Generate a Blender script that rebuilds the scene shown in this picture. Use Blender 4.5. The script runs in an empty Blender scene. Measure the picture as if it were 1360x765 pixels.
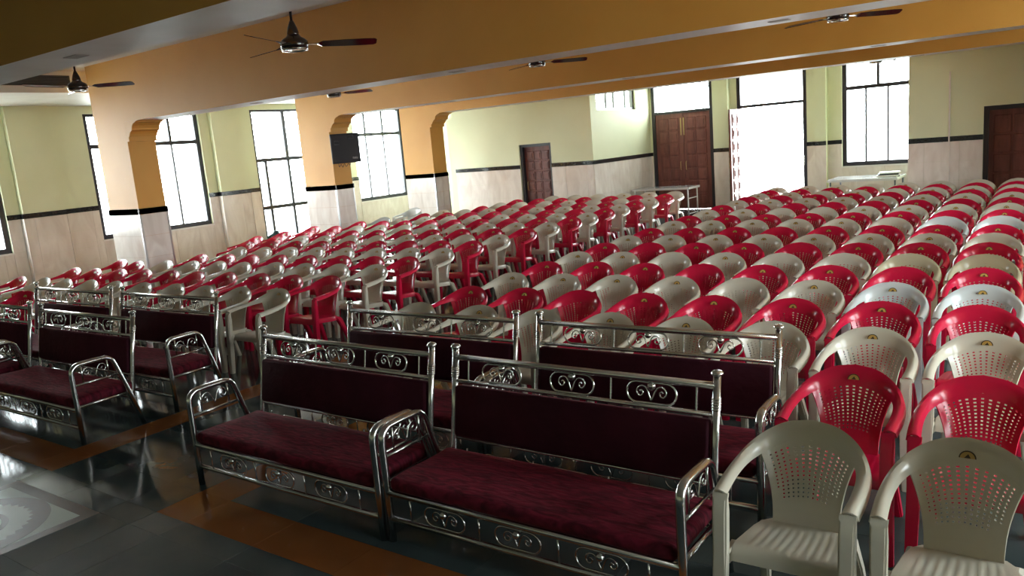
import bpy, bmesh, math, random
from mathutils import Vector, Matrix

random.seed(7)
D = bpy.data
SC = bpy.context.scene
COL = SC.collection
PI = math.pi

# ------------------------------------------------------------------ camera
cam_d = D.cameras.new('camera'); cam = D.objects.new('camera', cam_d); COL.objects.link(cam)
YAW, PITCH, ROLL, FPX = -0.62724, -0.17984, -0.08446, 1047.63
CAM = Vector((0, 0, 2.1))
cy, sy, cp, sp = math.cos(YAW), math.sin(YAW), math.cos(PITCH), math.sin(PITCH)
F_ = Vector((sy*cp, cy*cp, sp)); R0 = Vector((cy, -sy, 0)); U0 = R0.cross(F_)
R_ = math.cos(ROLL)*R0 + math.sin(ROLL)*U0
U_ = -math.sin(ROLL)*R0 + math.cos(ROLL)*U0
m = Matrix((R_, U_, -F_)).transposed().to_4x4(); m.translation = CAM
cam.matrix_world = m
cam_d.sensor_fit = 'HORIZONTAL'; cam_d.sensor_width = 36
cam_d.lens = FPX/1360*36
cam_d.clip_start = 0.05; cam_d.clip_end = 300
SC.camera = cam

# ------------------------------------------------------------------ sky and exposure
world = D.worlds.new('overcast_sky'); SC.world = world; world.use_nodes = True
bg = world.node_tree.nodes['Background']
bg.inputs['Color'].default_value = (0.90, 0.96, 1.0, 1)
bg.inputs['Strength'].default_value = 27.0
SC.view_settings.view_transform = 'Standard'
SC.view_settings.look = 'None'
SC.view_settings.gamma = 1
SC.view_settings.use_curve_mapping = False
SC.view_settings.exposure = 0.12
try:
    SC.cycles.max_bounces = 10; SC.cycles.diffuse_bounces = 6; SC.cycles.glossy_bounces = 4
    SC.cycles.transparent_max_bounces = 12; SC.cycles.sample_clamp_indirect = 6
    SC.cycles.caustics_reflective = False; SC.cycles.caustics_refractive = False
except Exception:
    pass

def portal(name, loc, normal, w, h):
    """sampling guide in a window opening; gives off no light of its own"""
    l = D.lights.new(name, 'AREA'); l.shape = 'RECTANGLE'; l.size = w; l.size_y = h
    l.cycles.is_portal = True
    o = D.objects.new(name, l); COL.objects.link(o)
    o.location = loc
    o.rotation_euler = Vector(normal).to_track_quat('-Z', 'Z').to_euler()
    return o

# ------------------------------------------------------------------ materials
def mat(name, color, rough=0.5, metal=0.0, **k):
    mt = D.materials.new(name); mt.use_nodes = True
    b = mt.node_tree.nodes['Principled BSDF']
    b.inputs['Base Color'].default_value = (*color, 1)
    b.inputs['Roughness'].default_value = rough
    b.inputs['Metallic'].default_value = metal
    if 'spec' in k: b.inputs['Specular IOR Level'].default_value = k['spec']
    if 'coat' in k: b.inputs['Coat Weight'].default_value = k['coat']; b.inputs['Coat Roughness'].default_value = .06
    if 'sheen' in k:
        b.inputs['Sheen Weight'].default_value = k['sheen']
        b.inputs['Sheen Tint'].default_value = (*k.get('sheen_tint', (1, 1, 1)), 1)
        b.inputs['Sheen Roughness'].default_value = .4
    return mt

def N(mt, t, **k):
    n = mt.node_tree.nodes.new(t)
    for a, v in k.items():
        if a in n.inputs.keys(): n.inputs[a].default_value = v
        else: setattr(n, a, v)
    return n

def L(mt, a, b): mt.node_tree.links.new(a, b)

def vary(mt, c1, c2, scale=3.0, detail=4, stretch=(1, 1, 1), bump=0.0, bscale=None, world=True, lo=.35, hi=.65, distort=0.0):
    """noise between two colours, optional fine relief; world=True fixes it to the place"""
    b = mt.node_tree.nodes['Principled BSDF']
    if world:
        src = N(mt, 'ShaderNodeNewGeometry').outputs['Position']
    else:
        src = N(mt, 'ShaderNodeTexCoord').outputs['Object']
    mp = N(mt, 'ShaderNodeMapping'); mp.inputs['Scale'].default_value = stretch; L(mt, src, mp.inputs['Vector'])
    nz = N(mt, 'ShaderNodeTexNoise'); nz.inputs['Scale'].default_value = scale; nz.inputs['Detail'].default_value = detail
    nz.inputs['Distortion'].default_value = distort
    L(mt, mp.outputs[0], nz.inputs['Vector'])
    rp = N(mt, 'ShaderNodeValToRGB'); e = rp.color_ramp.elements
    e[0].position = lo; e[1].position = hi; e[0].color = (*c1, 1); e[1].color = (*c2, 1)
    L(mt, nz.outputs['Fac'], rp.inputs[0]); L(mt, rp.outputs[0], b.inputs['Base Color'])
    if bump:
        n2 = N(mt, 'ShaderNodeTexNoise'); n2.inputs['Scale'].default_value = bscale or scale*4; n2.inputs['Detail'].default_value = 4
        L(mt, mp.outputs[0], n2.inputs['Vector'])
        bp = N(mt, 'ShaderNodeBump'); bp.inputs['Strength'].default_value = bump; bp.inputs['Distance'].default_value = .01
        L(mt, n2.outputs['Fac'], bp.inputs['Height']); L(mt, bp.outputs[0], b.inputs['Normal'])
    return mt

M = {}
M['orange'] = vary(mat('orange_paint', (.60, .295, .052), .55), (.585, .28, .046), (.62, .31, .057), 1.2, bump=.05, bscale=60)
M['green'] = vary(mat('pale_green_paint', (.68, .71, .48), .6), (.66, .69, .46), (.70, .73, .50), .9, bump=.05, bscale=60)
M['white'] = vary(mat('white_paint', (.72, .70, .66), .45), (.68, .65, .61), (.76, .74, .71), 2.0, bump=.08, bscale=25)
M['tile'] = vary(mat('dado_tile', (.62, .53, .46), .16, spec=.5), (.66, .58, .52), (.80, .74, .68), 1.6, stretch=(2.2, 2.2, .8), distort=1.5, lo=.3, hi=.7)
M['grout'] = mat('tile_grout', (.42, .37, .33), .8)
M['granite'] = vary(mat('black_granite', (.012, .012, .014), .12), (.008, .008, .010), (.03, .03, .032), 40)
M['frame'] = mat('dark_window_frame', (.022, .022, .030), .35)
M['wood'] = vary(mat('dark_red_wood', (.16, .05, .04), .38), (.12, .036, .030), (.20, .065, .052), 2.5, stretch=(6, 6, .7), bump=.1, bscale=9)
M['brass'] = mat('old_brass', (.55, .42, .2), .3, 1)
M['steel'] = mat('polished_steel', (.58, .57, .55), .2, 1)
M['steel_dull'] = mat('brushed_steel', (.5, .5, .5), .3, 1)
M['greytop'] = mat('grey_laminate', (.30, .32, .33), .12, spec=.6)
M['blackplastic'] = mat('black_plastic', (.012, .013, .018), .4)
M['fanbrown'] = mat('dark_brown_enamel', (.018, .010, .009), .12, spec=.7)
M['darkmesh'] = mat('dark_grille', (.05, .048, .045), .5)
M['ground'] = vary(mat('pale_paving', (.5, .49, .46), .8), (.44, .43, .4), (.55, .54, .5), .8)
M['teal'] = mat('dark_teal_cloth', (.01, .06, .075), .7)
M['paper'] = mat('white_paper', (.8, .8, .78), .6)
M['badge'] = mat('light_grey_badge', (.6, .6, .6), .4)
M['ring'] = mat('grey_speaker_ring', (.10, .11, .13), .4)
M['gold'] = mat('gold_sticker', (.46, .29, .07), .4)
M['blacksticker'] = mat('black_sticker', (.035, .022, .01), .4)
# stone floor, polished
def stone(name, c1, c2, rough=.10, spec=.15):
    m_ = vary(mat(name, c1, rough, spec=spec), c1, c2, 1.1, detail=6, bump=.012, bscale=7)
    return m_
M['stone'] = stone('grey_green_stone', (.030, .045, .046), (.054, .071, .071))
M['stone_b'] = stone('darker_green_stone', (.027, .041, .043), (.047, .062, .064))
M['stone_c'] = stone('lighter_stone', (.043, .056, .055), (.070, .083, .080))
M['stone_o'] = stone('orange_stone', (.15, .050, .014), (.21, .075, .022))
M['joint'] = mat('floor_joint', (.02, .02, .02), .5)
M['inlay_w'] = stone('cream_inlay', (.30, .33, .27), (.38, .40, .33), .3, .04)
M['inlay_p'] = stone('pinkish_inlay', (.085, .058, .042), (.13, .09, .065), .3, .04)
# glass: thin pane, mostly clear
g = D.materials.new('window_glass'); g.use_nodes = True
nt = g.node_tree; nt.nodes.clear()
out = nt.nodes.new('ShaderNodeOutputMaterial'); mx = nt.nodes.new('ShaderNodeMixShader'); tr = nt.nodes.new('ShaderNodeBsdfTransparent')
gl = nt.nodes.new('ShaderNodeBsdfGlossy'); lw = nt.nodes.new('ShaderNodeLayerWeight'); pw = nt.nodes.new('ShaderNodeMath'); pw.operation = 'POWER'; pw.inputs[1].default_value = 4
fr = nt.nodes.new('ShaderNodeMath'); fr.operation = 'MULTIPLY_ADD'; fr.inputs[1].default_value = .35; fr.inputs[2].default_value = .03
nt.links.new(lw.outputs['Facing'], pw.inputs[0]); nt.links.new(pw.outputs[0], fr.inputs[0])
tr.inputs[0].default_value = (.96, .98, .97, 1); gl.inputs['Roughness'].default_value = .03
nt.links.new(fr.outputs[0], mx.inputs[0]); nt.links.new(tr.outputs[0], mx.inputs[1]); nt.links.new(gl.outputs[0], mx.inputs[2]); nt.links.new(mx.outputs[0], out.inputs[0])
M['glass'] = g
# velvet: deep maroon with brushed streaks in the pile
def velvet(name, a, b, stretch, sc):
    mt = mat(name, a, .85, sheen=.16, sheen_tint=(.8, .12, .16), spec=.2)
    vary(mt, a, b, sc, detail=6, stretch=stretch, bump=.45, bscale=16, world=False, distort=1.2, lo=.38, hi=.68)
    return mt
M['velvet'] = velvet('maroon_velvet', (.042, .002, .007), (.145, .008, .022), (1.0, 3.2, 1), 7)
M['velvet_back'] = velvet('dark_maroon_velvet', (.030, .0025, .008), (.044, .004, .012), (1, 1, 1), 3)
# moulded chair plastic: lets a little light through
def plastic(name, c, tl=.18, rough=.22):
    mt = mat(name, c, rough, spec=.5)
    nt = mt.node_tree; b = nt.nodes['Principled BSDF']; o = nt.nodes['Material Output']
    t = nt.nodes.new('ShaderNodeBsdfTranslucent'); t.inputs[0].default_value = (*c, 1)
    x = nt.nodes.new('ShaderNodeMixShader'); x.inputs[0].default_value = tl
    nt.links.new(b.outputs[0], x.inputs[1]); nt.links.new(t.outputs[0], x.inputs[2]); nt.links.new(x.outputs[0], o.inputs[0])
    return mt
M['red'] = plastic('red_plastic', (.57, .009, .050))
M['beige'] = plastic('ivory_plastic', (.60, .565, .47))
M['cool'] = plastic('cool_white_plastic', (.62, .66, .66))
M['olive'] = plastic('cream_plastic', (.57, .53, .37))

# ------------------------------------------------------------------ mesh helpers
def me_from(bm, name, mats, smooth=False):
    me = D.meshes.new(name)
    bm.normal_update()
    bm.to_mesh(me); bm.free()
    for mm in (mats if isinstance(mats, (list, tuple)) else [mats]): me.materials.append(mm)
    if smooth:
        me.polygons.foreach_set('use_smooth', [True]*len(me.polygons))
    return me

def obj(name, me, parent=None, loc=None, rot=None, scale=None):
    o = D.objects.new(name, me); COL.objects.link(o)
    if parent is not None: o.parent = parent
    if loc is not None: o.location = loc
    if rot is not None: o.rotation_euler = rot
    if scale is not None: o.scale = scale
    return o

def tag(o, label=None, cat=None, group=None, kind=None):
    if label: o['label'] = label
    if cat: o['category'] = cat
    if group: o['group'] = group
    if kind: o['kind'] = kind
    return o

def empty(name, loc=(0, 0, 0), rz=0):
    o = D.objects.new(name, None); COL.objects.link(o); o.location = loc; o.rotation_euler = (0, 0, rz)
    o.empty_display_size = .1
    return o

def box(bm, x0, x1, y0, y1, z0, z1, mi=0):
    v = [bm.verts.new(p) for p in ((x0, y0, z0), (x1, y0, z0), (x1, y1, z0), (x0, y1, z0), (x0, y0, z1), (x1, y0, z1), (x1, y1, z1), (x0, y1, z1))]
    fs = []
    for q in ((0, 3, 2, 1), (4, 5, 6, 7), (0, 1, 5, 4), (1, 2, 6, 5), (2, 3, 7, 6), (3, 0, 4, 7)):
        f = bm.faces.new([v[i] for i in q]); f.material_index = mi; fs.append(f)
    return fs

def bevel_all(bm, off, seg=2):
    bmesh.ops.bevel(bm, geom=list(bm.edges), offset=off, segments=seg, affect='EDGES', profile=.5)

def box_me(name, x0, x1, y0, y1, z0, z1, mt, bev=0, seg=2, smooth=False):
    bm = bmesh.new(); box(bm, x0, x1, y0, y1, z0, z1)
    if bev: bevel_all(bm, bev, seg)
    return me_from(bm, name, mt, smooth)

def cr(pts, n, closed=False):
    """Catmull-Rom through points"""
    P = [Vector(p) for p in pts]; out = []; k = len(P)
    segs = k if closed else k-1
    for i in range(segs):
        p1, p2 = P[i], P[(i+1) % k]
        p0 = P[(i-1) % k] if (closed or i > 0) else p1*2-p2
        p3 = P[(i+2) % k] if (closed or i+2 < k) else p2*2-p1
        for j in range(n):
            t = j/n
            out.append(.5*((2*p1)+(p2-p0)*t+(2*p0-5*p1+4*p2-p3)*t*t+(3*p1-p0-3*p2+p3)*t**3))
    if not closed: out.append(P[-1].copy())
    return out

def tube(bm, pts, r, seg=8, closed=False, caps=True, flat=None, mi=0):
    """sweep a circle (or ellipse: flat=(a,b) radii, up hint X) along points"""
    P = [Vector(p) for p in pts]; n = len(P); rings = []
    T = []
    for i in range(n):
        a = P[(i-1) % n] if (closed or i > 0) else P[i]
        b = P[(i+1) % n] if (closed or i < n-1) else P[i]
        T.append((b-a).normalized())
    ref = Vector((1, 0, 0)) if abs(T[0].x) < .9 else Vector((0, 0, 1))
    nrm = (ref-T[0]*ref.dot(T[0])).normalized()
    for i in range(n):
        nrm = (nrm-T[i]*nrm.dot(T[i])).normalized(); bn = T[i].cross(nrm)
        rr = r[i] if isinstance(r, (list, tuple)) else r
        ra, rb = (flat if flat else (rr, rr))
        rings.append([bm.verts.new(P[i]+nrm*math.cos(2*PI*j/seg)*ra+bn*math.sin(2*PI*j/seg)*rb) for j in range(seg)])
    for i in range(n if closed else n-1):
        A, B = rings[i], rings[(i+1) % n]
        for j in range(seg):
            f = bm.faces.new((A[j], A[(j+1) % seg], B[(j+1) % seg], B[j])); f.material_index = mi; f.smooth = True
    if caps and not closed:
        f = bm.faces.new(rings[0][::-1]); f.material_index = mi
        f = bm.faces.new(rings[-1]); f.material_index = mi

def lathe(bm, prof, seg=16, c=(0, 0, 0), mi=0):
    rings = []
    for r, z in prof:
        rings.append([bm.verts.new((c[0]+max(r, 1e-4)*math.cos(2*PI*j/seg), c[1]+max(r, 1e-4)*math.sin(2*PI*j/seg), c[2]+z)) for j in range(seg)])
    for i in range(len(rings)-1):
        for j in range(seg):
            f = bm.faces.new((rings[i][j], rings[i][(j+1) % seg], rings[i+1][(j+1) % seg], rings[i+1][j])); f.smooth = True; f.material_index = mi
    f = bm.faces.new(rings[0][::-1]); f.material_index = mi
    f = bm.faces.new(rings[-1]); f.material_index = mi

def sphere(bm, c, r, seg=10, mi=0):
    k = 6
    lathe(bm, [(r*math.sin(PI*i/k), -r*math.cos(PI*i/k)) for i in range(k+1)], seg, c, mi)

# ------------------------------------------------------------------ the shell of the hall
XW, XC, XC0 = -16.71, -12.72, -13.66
YB = [2.80, 7.17, 11.54, 14.74]; CD = 0.49
YX, XJ, YD, YR, XJR = 16.74, -9.42, 19.95, 17.2, -2.68
ZD, ZB, ZC = 1.555, 2.98, 3.97
MID = -6.05
XCR, XCR0, XWR = 2*MID-XC, 2*MID-XC0, 2*MID-XW     # mirrored right side
YS = -6.0

UNIT = {}
def unit_tile(mt):
    if mt not in UNIT:
        bm = bmesh.new(); box(bm, 0, 1, 0, 1, 0, 1); UNIT[mt] = me_from(bm, 'tile', M[mt])
    return UNIT[mt]

def decomp(a0, a1, z0, z1, ops):
    A = sorted({a0, a1, *[min(max(o[i], a0), a1) for o in ops for i in (0, 1)]})
    Z = sorted({z0, z1, *[min(max(o[i], z0), z1) for o in ops for i in (2, 3)]})
    out = []
    for i in range(len(A)-1):
        for j in range(len(Z)-1):
            ca, cz = (A[i]+A[i+1])/2, (Z[j]+Z[j+1])/2
            if not any(o[0] < ca < o[1] and o[2] < cz < o[3] for o in ops): out.append((A[i], A[i+1], Z[j], Z[j+1]))
    return out

def face_box(axis, pos, out, d0, d1):
    """interval on the wall normal from d0 (into the room negative) to d1"""
    a, b = pos+out*d0, pos+out*d1
    return (min(a, b), max(a, b))

def dado(parent, axis, pos, out, a0, a1, ops, gap=.003):
    """glazed tiles and the black border on one wall plane"""
    TZ = [0, .365, .73, 1.095, 1.46]
    n0, n1 = face_box(axis, pos, out, -.012, .0)
    for (ra, rb, z0, z1) in decomp(a0, a1, 0, 1.46, ops):
        k = math.floor(ra/.6)
        cuts = [ra]+[.6*q for q in range(k+1, math.ceil(rb/.6)+1) if ra+.05 < .6*q < rb-.05]+[rb]
        zc = [z0]+[z for z in TZ if z0+.05 < z < z1-.05]+[z1]
        for i in range(len(cuts)-1):
            for j in range(len(zc)-1):
                sa, sz = cuts[i+1]-cuts[i]-gap, zc[j+1]-zc[j]-gap
                if sa < .02 or sz < .02: continue
                if axis == 'y': obj('tile', unit_tile('tile'), parent, (cuts[i], n0, zc[j]), None, (sa, n1-n0, sz))
                else: obj('tile', unit_tile('tile'), parent, (n0, cuts[i], zc[j]), None, (n1-n0, sa, sz))
    bm = bmesh.new(); n0, n1 = face_box(axis, pos, out, -.022, .0)
    for (ra, rb, z0, z1) in decomp(a0, a1, 1.46, ZD, ops):
        if axis == 'y': box(bm, ra, rb, n0, n1, z0, z1)
        else: box(bm, n0, n1, ra, rb, z0, z1)
    obj('dado_border', me_from(bm, 'dado_border', M['granite']), parent)

def wall(name, label, axis, pos, out, a0, a1, ops=(), thick=.24, tiles=None, band=None, z1=ZC):
    bm = bmesh.new(); n0, n1 = face_box(axis, pos, out, 0, thick)
    for (ra, rb, za, zb) in decomp(a0, a1, 0, z1, list(ops)):
        cuts = [za]+([band] if band and za < band < zb else [])+[zb]
        for i in range(len(cuts)-1):
            mi = 1 if band and (cuts[i]+cuts[i+1])/2 > band else 0
            if axis == 'y': box(bm, ra, rb, n0, n1, cuts[i], cuts[i+1], mi)
            else: box(bm, n0, n1, ra, rb, cuts[i], cuts[i+1], mi)
    o = obj(name, me_from(bm, name, [M['green'], M['white']]))
    tag(o, label, 'wall', kind='structure')
    if tiles: dado(o, axis, pos, out, tiles[0], tiles[1], list(ops))
    return o

# floor -------------------------------------------------------------
bm = bmesh.new(); box(bm, XW-.24, XWR+.24, YS-.24, YD+.24, -.2, -.004)
floor = obj('floor', me_from(bm, 'floor', M['joint'])); tag(floor, 'polished dark grey-green stone floor with orange border bands', 'floor', kind='structure')
# ground outside
bm = bmesh.new(); box(bm, -90, 80, -70, 110, -.6, -.35)
tag(obj('ground', me_from(bm, 'ground', M['ground'])), 'pale paving outside the hall windows', 'ground', kind='structure')

def slab_me(x0, x1, y0, y1, mt, z0=-.02, z1=0.0):
    bm = bmesh.new(); box(bm, 0, x1-x0, 0, y1-y0, 0, z1-z0); return me_from(bm, 'floor_tile', M[mt])
BX = [-6.45, -6.13, -4.68, -4.36]; BYL, BYR = (2.45, 2.77), (2.42, 2.74)
IN_X, IN_Y = (-6.19, -5.03), (1.08, 2.24)     # inlaid panel, from its outer corner
def in_orange(x, y):
    if x < BX[1] and BYL[0] < y < BYL[1]: return True
    if x > BX[2] and BYR[0] < y < BYR[1]: return True
    return (BX[0] < x < BX[1] or BX[2] < x < BX[3]) and y > 2.42
# piecewise floor: cell grid between the band lines; near cells are single tiles, the far field is joined
def splits(a0, a1, fixed, step):
    pts = sorted({a0, a1, *[f for f in fixed if a0 < f < a1]}); out = [pts[0]]
    for p, q in zip(pts, pts[1:]):
        n = max(1, round((q-p)/step)); out += [p+(q-p)*i/n for i in range(1, n+1)]
    return out
XS = splits(-9.5, 1.5, [*BX, *IN_X], .62)
YSs = splits(.4, 4.6, [2.42, 2.45, 2.74, 2.77, *IN_Y], .62)
# one clean set of row lines: merge lines 3 cm apart per side
def rows_for(x):
    yb = BYL if x < -5.4 else BYR
    return splits(.4, 4.6, [yb[0], yb[1], *IN_Y], .62)
rr = random.Random(3)
TILE = {}
for i in range(len(XS)-1):
    x0, x1 = XS[i], XS[i+1]; cx = (x0+x1)/2
    ys = rows_for(cx)
    for j in range(len(ys)-1):
        y0, y1 = ys[j], ys[j+1]; cyy = (y0+y1)/2
        if IN_X[0] < cx < IN_X[1] and IN_Y[0] < cyy < IN_Y[1]: continue
        k = 'stone_o' if in_orange(cx, cyy) else rr.choice(['stone', 'stone', 'stone_b', 'stone_c'])
        if k not in TILE:
            bm = bmesh.new(); box(bm, 0, 1, 0, 1, -.02, 0); TILE[k] = me_from(bm, 'floor_tile', M[k])
        obj('floor_tile', TILE[k], floor, (x0+.0008, y0+.0008, 0), None, (x1-x0-.0016, y1-y0-.0016, 1))
# the rest of the floor, too far off or hidden to pick tiles apart
bm = bmesh.new()
def field(x0, x1, y0, y1, step=.62):
    xs = splits(x0, x1, BX, step); ys = splits(y0, y1, [*BYL] if x0 < -9 else [*BYR], step)
    for i in range(len(xs)-1):
        for j in range(len(ys)-1):
            cx, cyy = (xs[i]+xs[i+1])/2, (ys[j]+ys[j+1])/2
            box(bm, xs[i]+.0008, xs[i+1]-.0008, ys[j]+.0008, ys[j+1]-.0008, -.02, 0, 3 if in_orange(cx, cyy) else rr.choice([0, 0, 1, 2]))
field(XW, -9.5, .4, 4.6); field(1.5, XWR, .4, 4.6); field(XW, XWR, 4.6, YD+.24)
o = obj('paving', me_from(bm, 'paving', [M['stone'], M['stone_b'], M['stone_c'], M['stone_o']]), floor); tag(o, kind='stuff')
# inlaid panel: cream square, pinkish border, round medallion with a saw-tooth ring
def flat(name, polys, mt, z0, z1, parent):
    bm = bmesh.new()
    for poly in polys:
        a = [bm.verts.new((x, y, z0)) for x, y in poly]; b = [bm.verts.new((x, y, z1)) for x, y in poly]
        n = len(poly)
        bm.faces.new(b)
        for i in range(n): bm.faces.new((a[i], a[(i+1) % n], b[(i+1) % n], b[i]))
    bmesh.ops.recalc_face_normals(bm, faces=bm.faces)
    return obj(name, me_from(bm, name, M[mt]), parent)
x0, x1, y0, y1 = IN_X[0], IN_X[1], IN_Y[0], IN_Y[1]
flat('inlay_border', [[(x0, y0), (x1, y0), (x1, y1), (x0, y1)]], 'inlay_p', -.02, .0, floor)
b_ = .085
flat('inlay_panel', [[(x0+b_, y0+b_), (x1-b_, y0+b_), (x1-b_, y1-b_), (x0+b_, y1-b_)]], 'inlay_w', -.01, .0006, floor)
mcx, mcy, mr = (x0+x1)/2, (y0+y1)/2, (x1-x0)/2-b_
def ring_poly(ro, ri, n=72, teeth=0, wob=0.0):
    """ring as quads; teeth on the inner edge"""
    qs = []
    for k in range(n):
        a, b2 = 2*PI*k/n, 2*PI*(k+1)/n
        t0 = ri*(1-wob*((k % 2) == 0)) if teeth else ri; t1 = ri*(1-wob*(((k+1) % 2) == 0)) if teeth else ri
        P_ = lambda r_, an: (mcx+r_*math.cos(an), mcy+r_*math.sin(an))
        qs.append([P_(ro, a), P_(ro, b2), P_(t1, b2), P_(t0, a)])
    return qs
flat('inlay_ring', ring_poly(mr, mr*.80, 72, 1, .07), 'inlay_p', -.01, .0012, floor)
flat('inlay_ring', ring_poly(mr*.52, mr*.44), 'inlay_p', -.01, .0012, floor)
for k in range(6):
    a = k*PI/3; c_ = (mcx+.22*mr*math.cos(a), mcy+.22*mr*math.sin(a)); pl = []
    for t in range(16):
        an = 2*PI*t/16; u_, v_ = .17*mr*math.cos(an), .07*mr*math.sin(an)
        pl.append((c_[0]+u_*math.cos(a)-v_*math.sin(a), c_[1]+u_*math.sin(a)+v_*math.cos(a)))
    flat('inlay_petal', [pl], 'inlay_p', -.01, .0012, floor)

# ceiling -----------------------------------------------------------
bm = bmesh.new()
for r_ in decomp(XW-.24, XWR+.24, YS-.24, YD+.24, [(XC0+.05, XJ-.24, YX+.3, YD+.24), (XJR+.3, XCR0, YR+.3, YD+.24)]): box(bm, r_[0], r_[1], r_[2], r_[3], ZC, ZC+.2)
tag(obj('ceiling', me_from(bm, 'ceiling', M['white'])), 'white painted ceiling between the orange beams', 'ceiling', kind='structure')

for sd, xa, xb in (('left', XW, -14.19), ('right', 2*MID+14.19, XWR)):
    bm = bmesh.new(); box(bm, xa, xb, YS, 18.6 if sd == 'left' else YR, 3.6, ZC)
    tag(obj('bulkhead', me_from(bm, 'bulkhead', M['white'])), 'lowered white ceiling strip along the %s side aisle' % sd, 'ceiling', kind='structure')

# windows and doors: openings (along, along, bottom, top)
LW = [(4.1, 6.77, .83, 3.44), (8.55, 11.2, .83, 3.44), (12.65, 15.3, .02, 3.47), (16.0, 18.1, .83, 3.44)]
w_left = wall('wall_left', 'pale green left side wall with tall windows and tiled dado', 'x', XW, -1, YS, YD, LW, tiles=(4.0, 18.6))
RW = [(1.2, 3.2, .83, 3.44), LW[0], LW[1]]
wall('wall_right', 'pale green right side wall with windows', 'x', XWR, 1, YS, YD, RW)
CR_D = (-11.55, -10.60, 0, 2.06)
wall('wall_cross_left', 'pale green wall with a small carved wooden door', 'y', YX, 1, XC0, XJ, [CR_D], tiles=(XC0, XJ))
JW = (17.05, 19.15, 2.72, 3.7)
wall('wall_jog_left', 'short pale green wall with a high barred window', 'x', XJ, -1, YX+.24, YD, [JW], tiles=(YX, YD))
D1, D2, W5 = (-9.36, -7.66, 0, 3.36), (-7.02, -5.32, 0, 3.40), (-4.52, -2.98, .93, 3.44)
wall('wall_entrance', 'far pale green entrance wall with double doors and window', 'y', YD, 1, XJ-.24, XJR+.3, [D1, D2, W5], tiles=(XJ, XJR))
RD = (-1.42, -.52, 0, 2.06)
wall('wall_cross_right', 'green wall with a dark wooden door, right of the far window', 'y', YR, 1, XJR, XCR0, [RD], tiles=(XJR, XCR0))
cw_ = D.objects['wall_cross_right']
obj('conduit', box_me('conduit', -1.99, -1.965, YR-.03, YR, .55, 2.75, M['tile']), cw_)
wall('wall_jog_right', 'return wall beside the far window', 'x', XJR, 1, YR+.24, YD)
wall('wall_aisle_left', 'return wall at the end of the left side aisle', 'x', XC0, -1, YX, 18.8, thick=.2, z1=2.9)
wall('wall_aisle_end', 'end wall of the left side aisle', 'y', 18.6, 1, XW, XC0, thick=.2)
wall('wall_aisle_right', 'end wall of the right side aisle', 'y', YR, 1, XCR0, XWR)
wall('wall_stage', 'wall behind the stage', 'y', YS, -1, XW, XWR)
bm = bmesh.new(); box(bm, XW, XWR, YS, .35, 0, .62)
tag(obj('stage', me_from(bm, 'stage', M['stone_b'])), 'raised stone stage the picture is taken from', 'stage', kind='structure')

# pilasters on the left wall and between the doors
def pilaster(axis, a0, a1, pos, out, depth, label):
    n0, n1 = face_box(axis, pos, out, -depth, 0)
    bm = bmesh.new()
    if axis == 'x': box(bm, n0, n1, a0, a1, 0, 3.6)
    else: box(bm, a0, a1, n0, n1, 0, ZC)
    o = obj('pilaster', me_from(bm, 'pilaster', M['green'])); tag(o, label, 'pilaster', kind='structure')
    dado(o, axis, pos-out*depth, out, a0, a1, [])
    if axis == 'x':
        bm = bmesh.new(); n2, n3 = face_box(axis, pos, out, -depth-.022, 0)
        for y in (a0-.02, a1):
            box(bm, n2, n3, y, y+.02, 1.46, ZD); box(bm, n2+.01, n3, y, y+.012, 0, 1.46, 1)
        obj('side_border', me_from(bm, 'side_border', [M['granite'], M['tile']]), o)
    return o
for y0_, lb in ((7.02, 'green wall pilaster left of the first full window'), (11.45, 'green wall pilaster between window and glazed door'), (15.36, 'green wall pilaster hidden behind the speaker column')):
    pilaster('x', y0_, y0_+(.8 if y0_ != 15.36 else .55), XW, -1, .14, lb)
pilaster('y', -7.60, -7.2, YD, 1, .16, 'narrow pilaster between the closed and open double doors')
pilaster('y', -5.1, -4.84, YD, 1, .16, 'narrow pilaster between open doorway and far window')

# beams and columns ---------------------------------------------------
def beam(i, y):
    bm = bmesh.new()
    box(bm, XC0, XCR0, y, y+CD, ZB, ZC, 0)
    for f in bm.faces:
        f.normal_update()
        if f.normal.z < -.5: f.material_index = 1
    o = obj('beam', me_from(bm, 'beam', [M['orange'], M['white']]))
    tag(o, ['nearest orange ceiling beam, dark against the light', 'orange beam over the front rows of chairs', 'orange beam above the wall speaker', 'farthest orange beam, before the entrance wall'][i], 'beam', kind='structure')
    for k in range(3):     # small square plates under the beam
        x = (-9.6, -5.9, -2.2)[k]
        obj('soffit_plate', box_me('soffit_plate', -.09, .09, -.05, .05, -.005, 0, M['grout']), o, (x, y+.25, ZB))
PROF = [(0, 2.66), (.055, 2.66), (.055, 2.735), (.085, 2.735), (.10, 2.775), (.14, 2.815), (.19, 2.835), (.19, 2.86), (.21, 2.905), (.26, 2.94), (.32, 2.955), (.32, 2.968), (.50, 2.985), (0, 2.985)]
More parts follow.
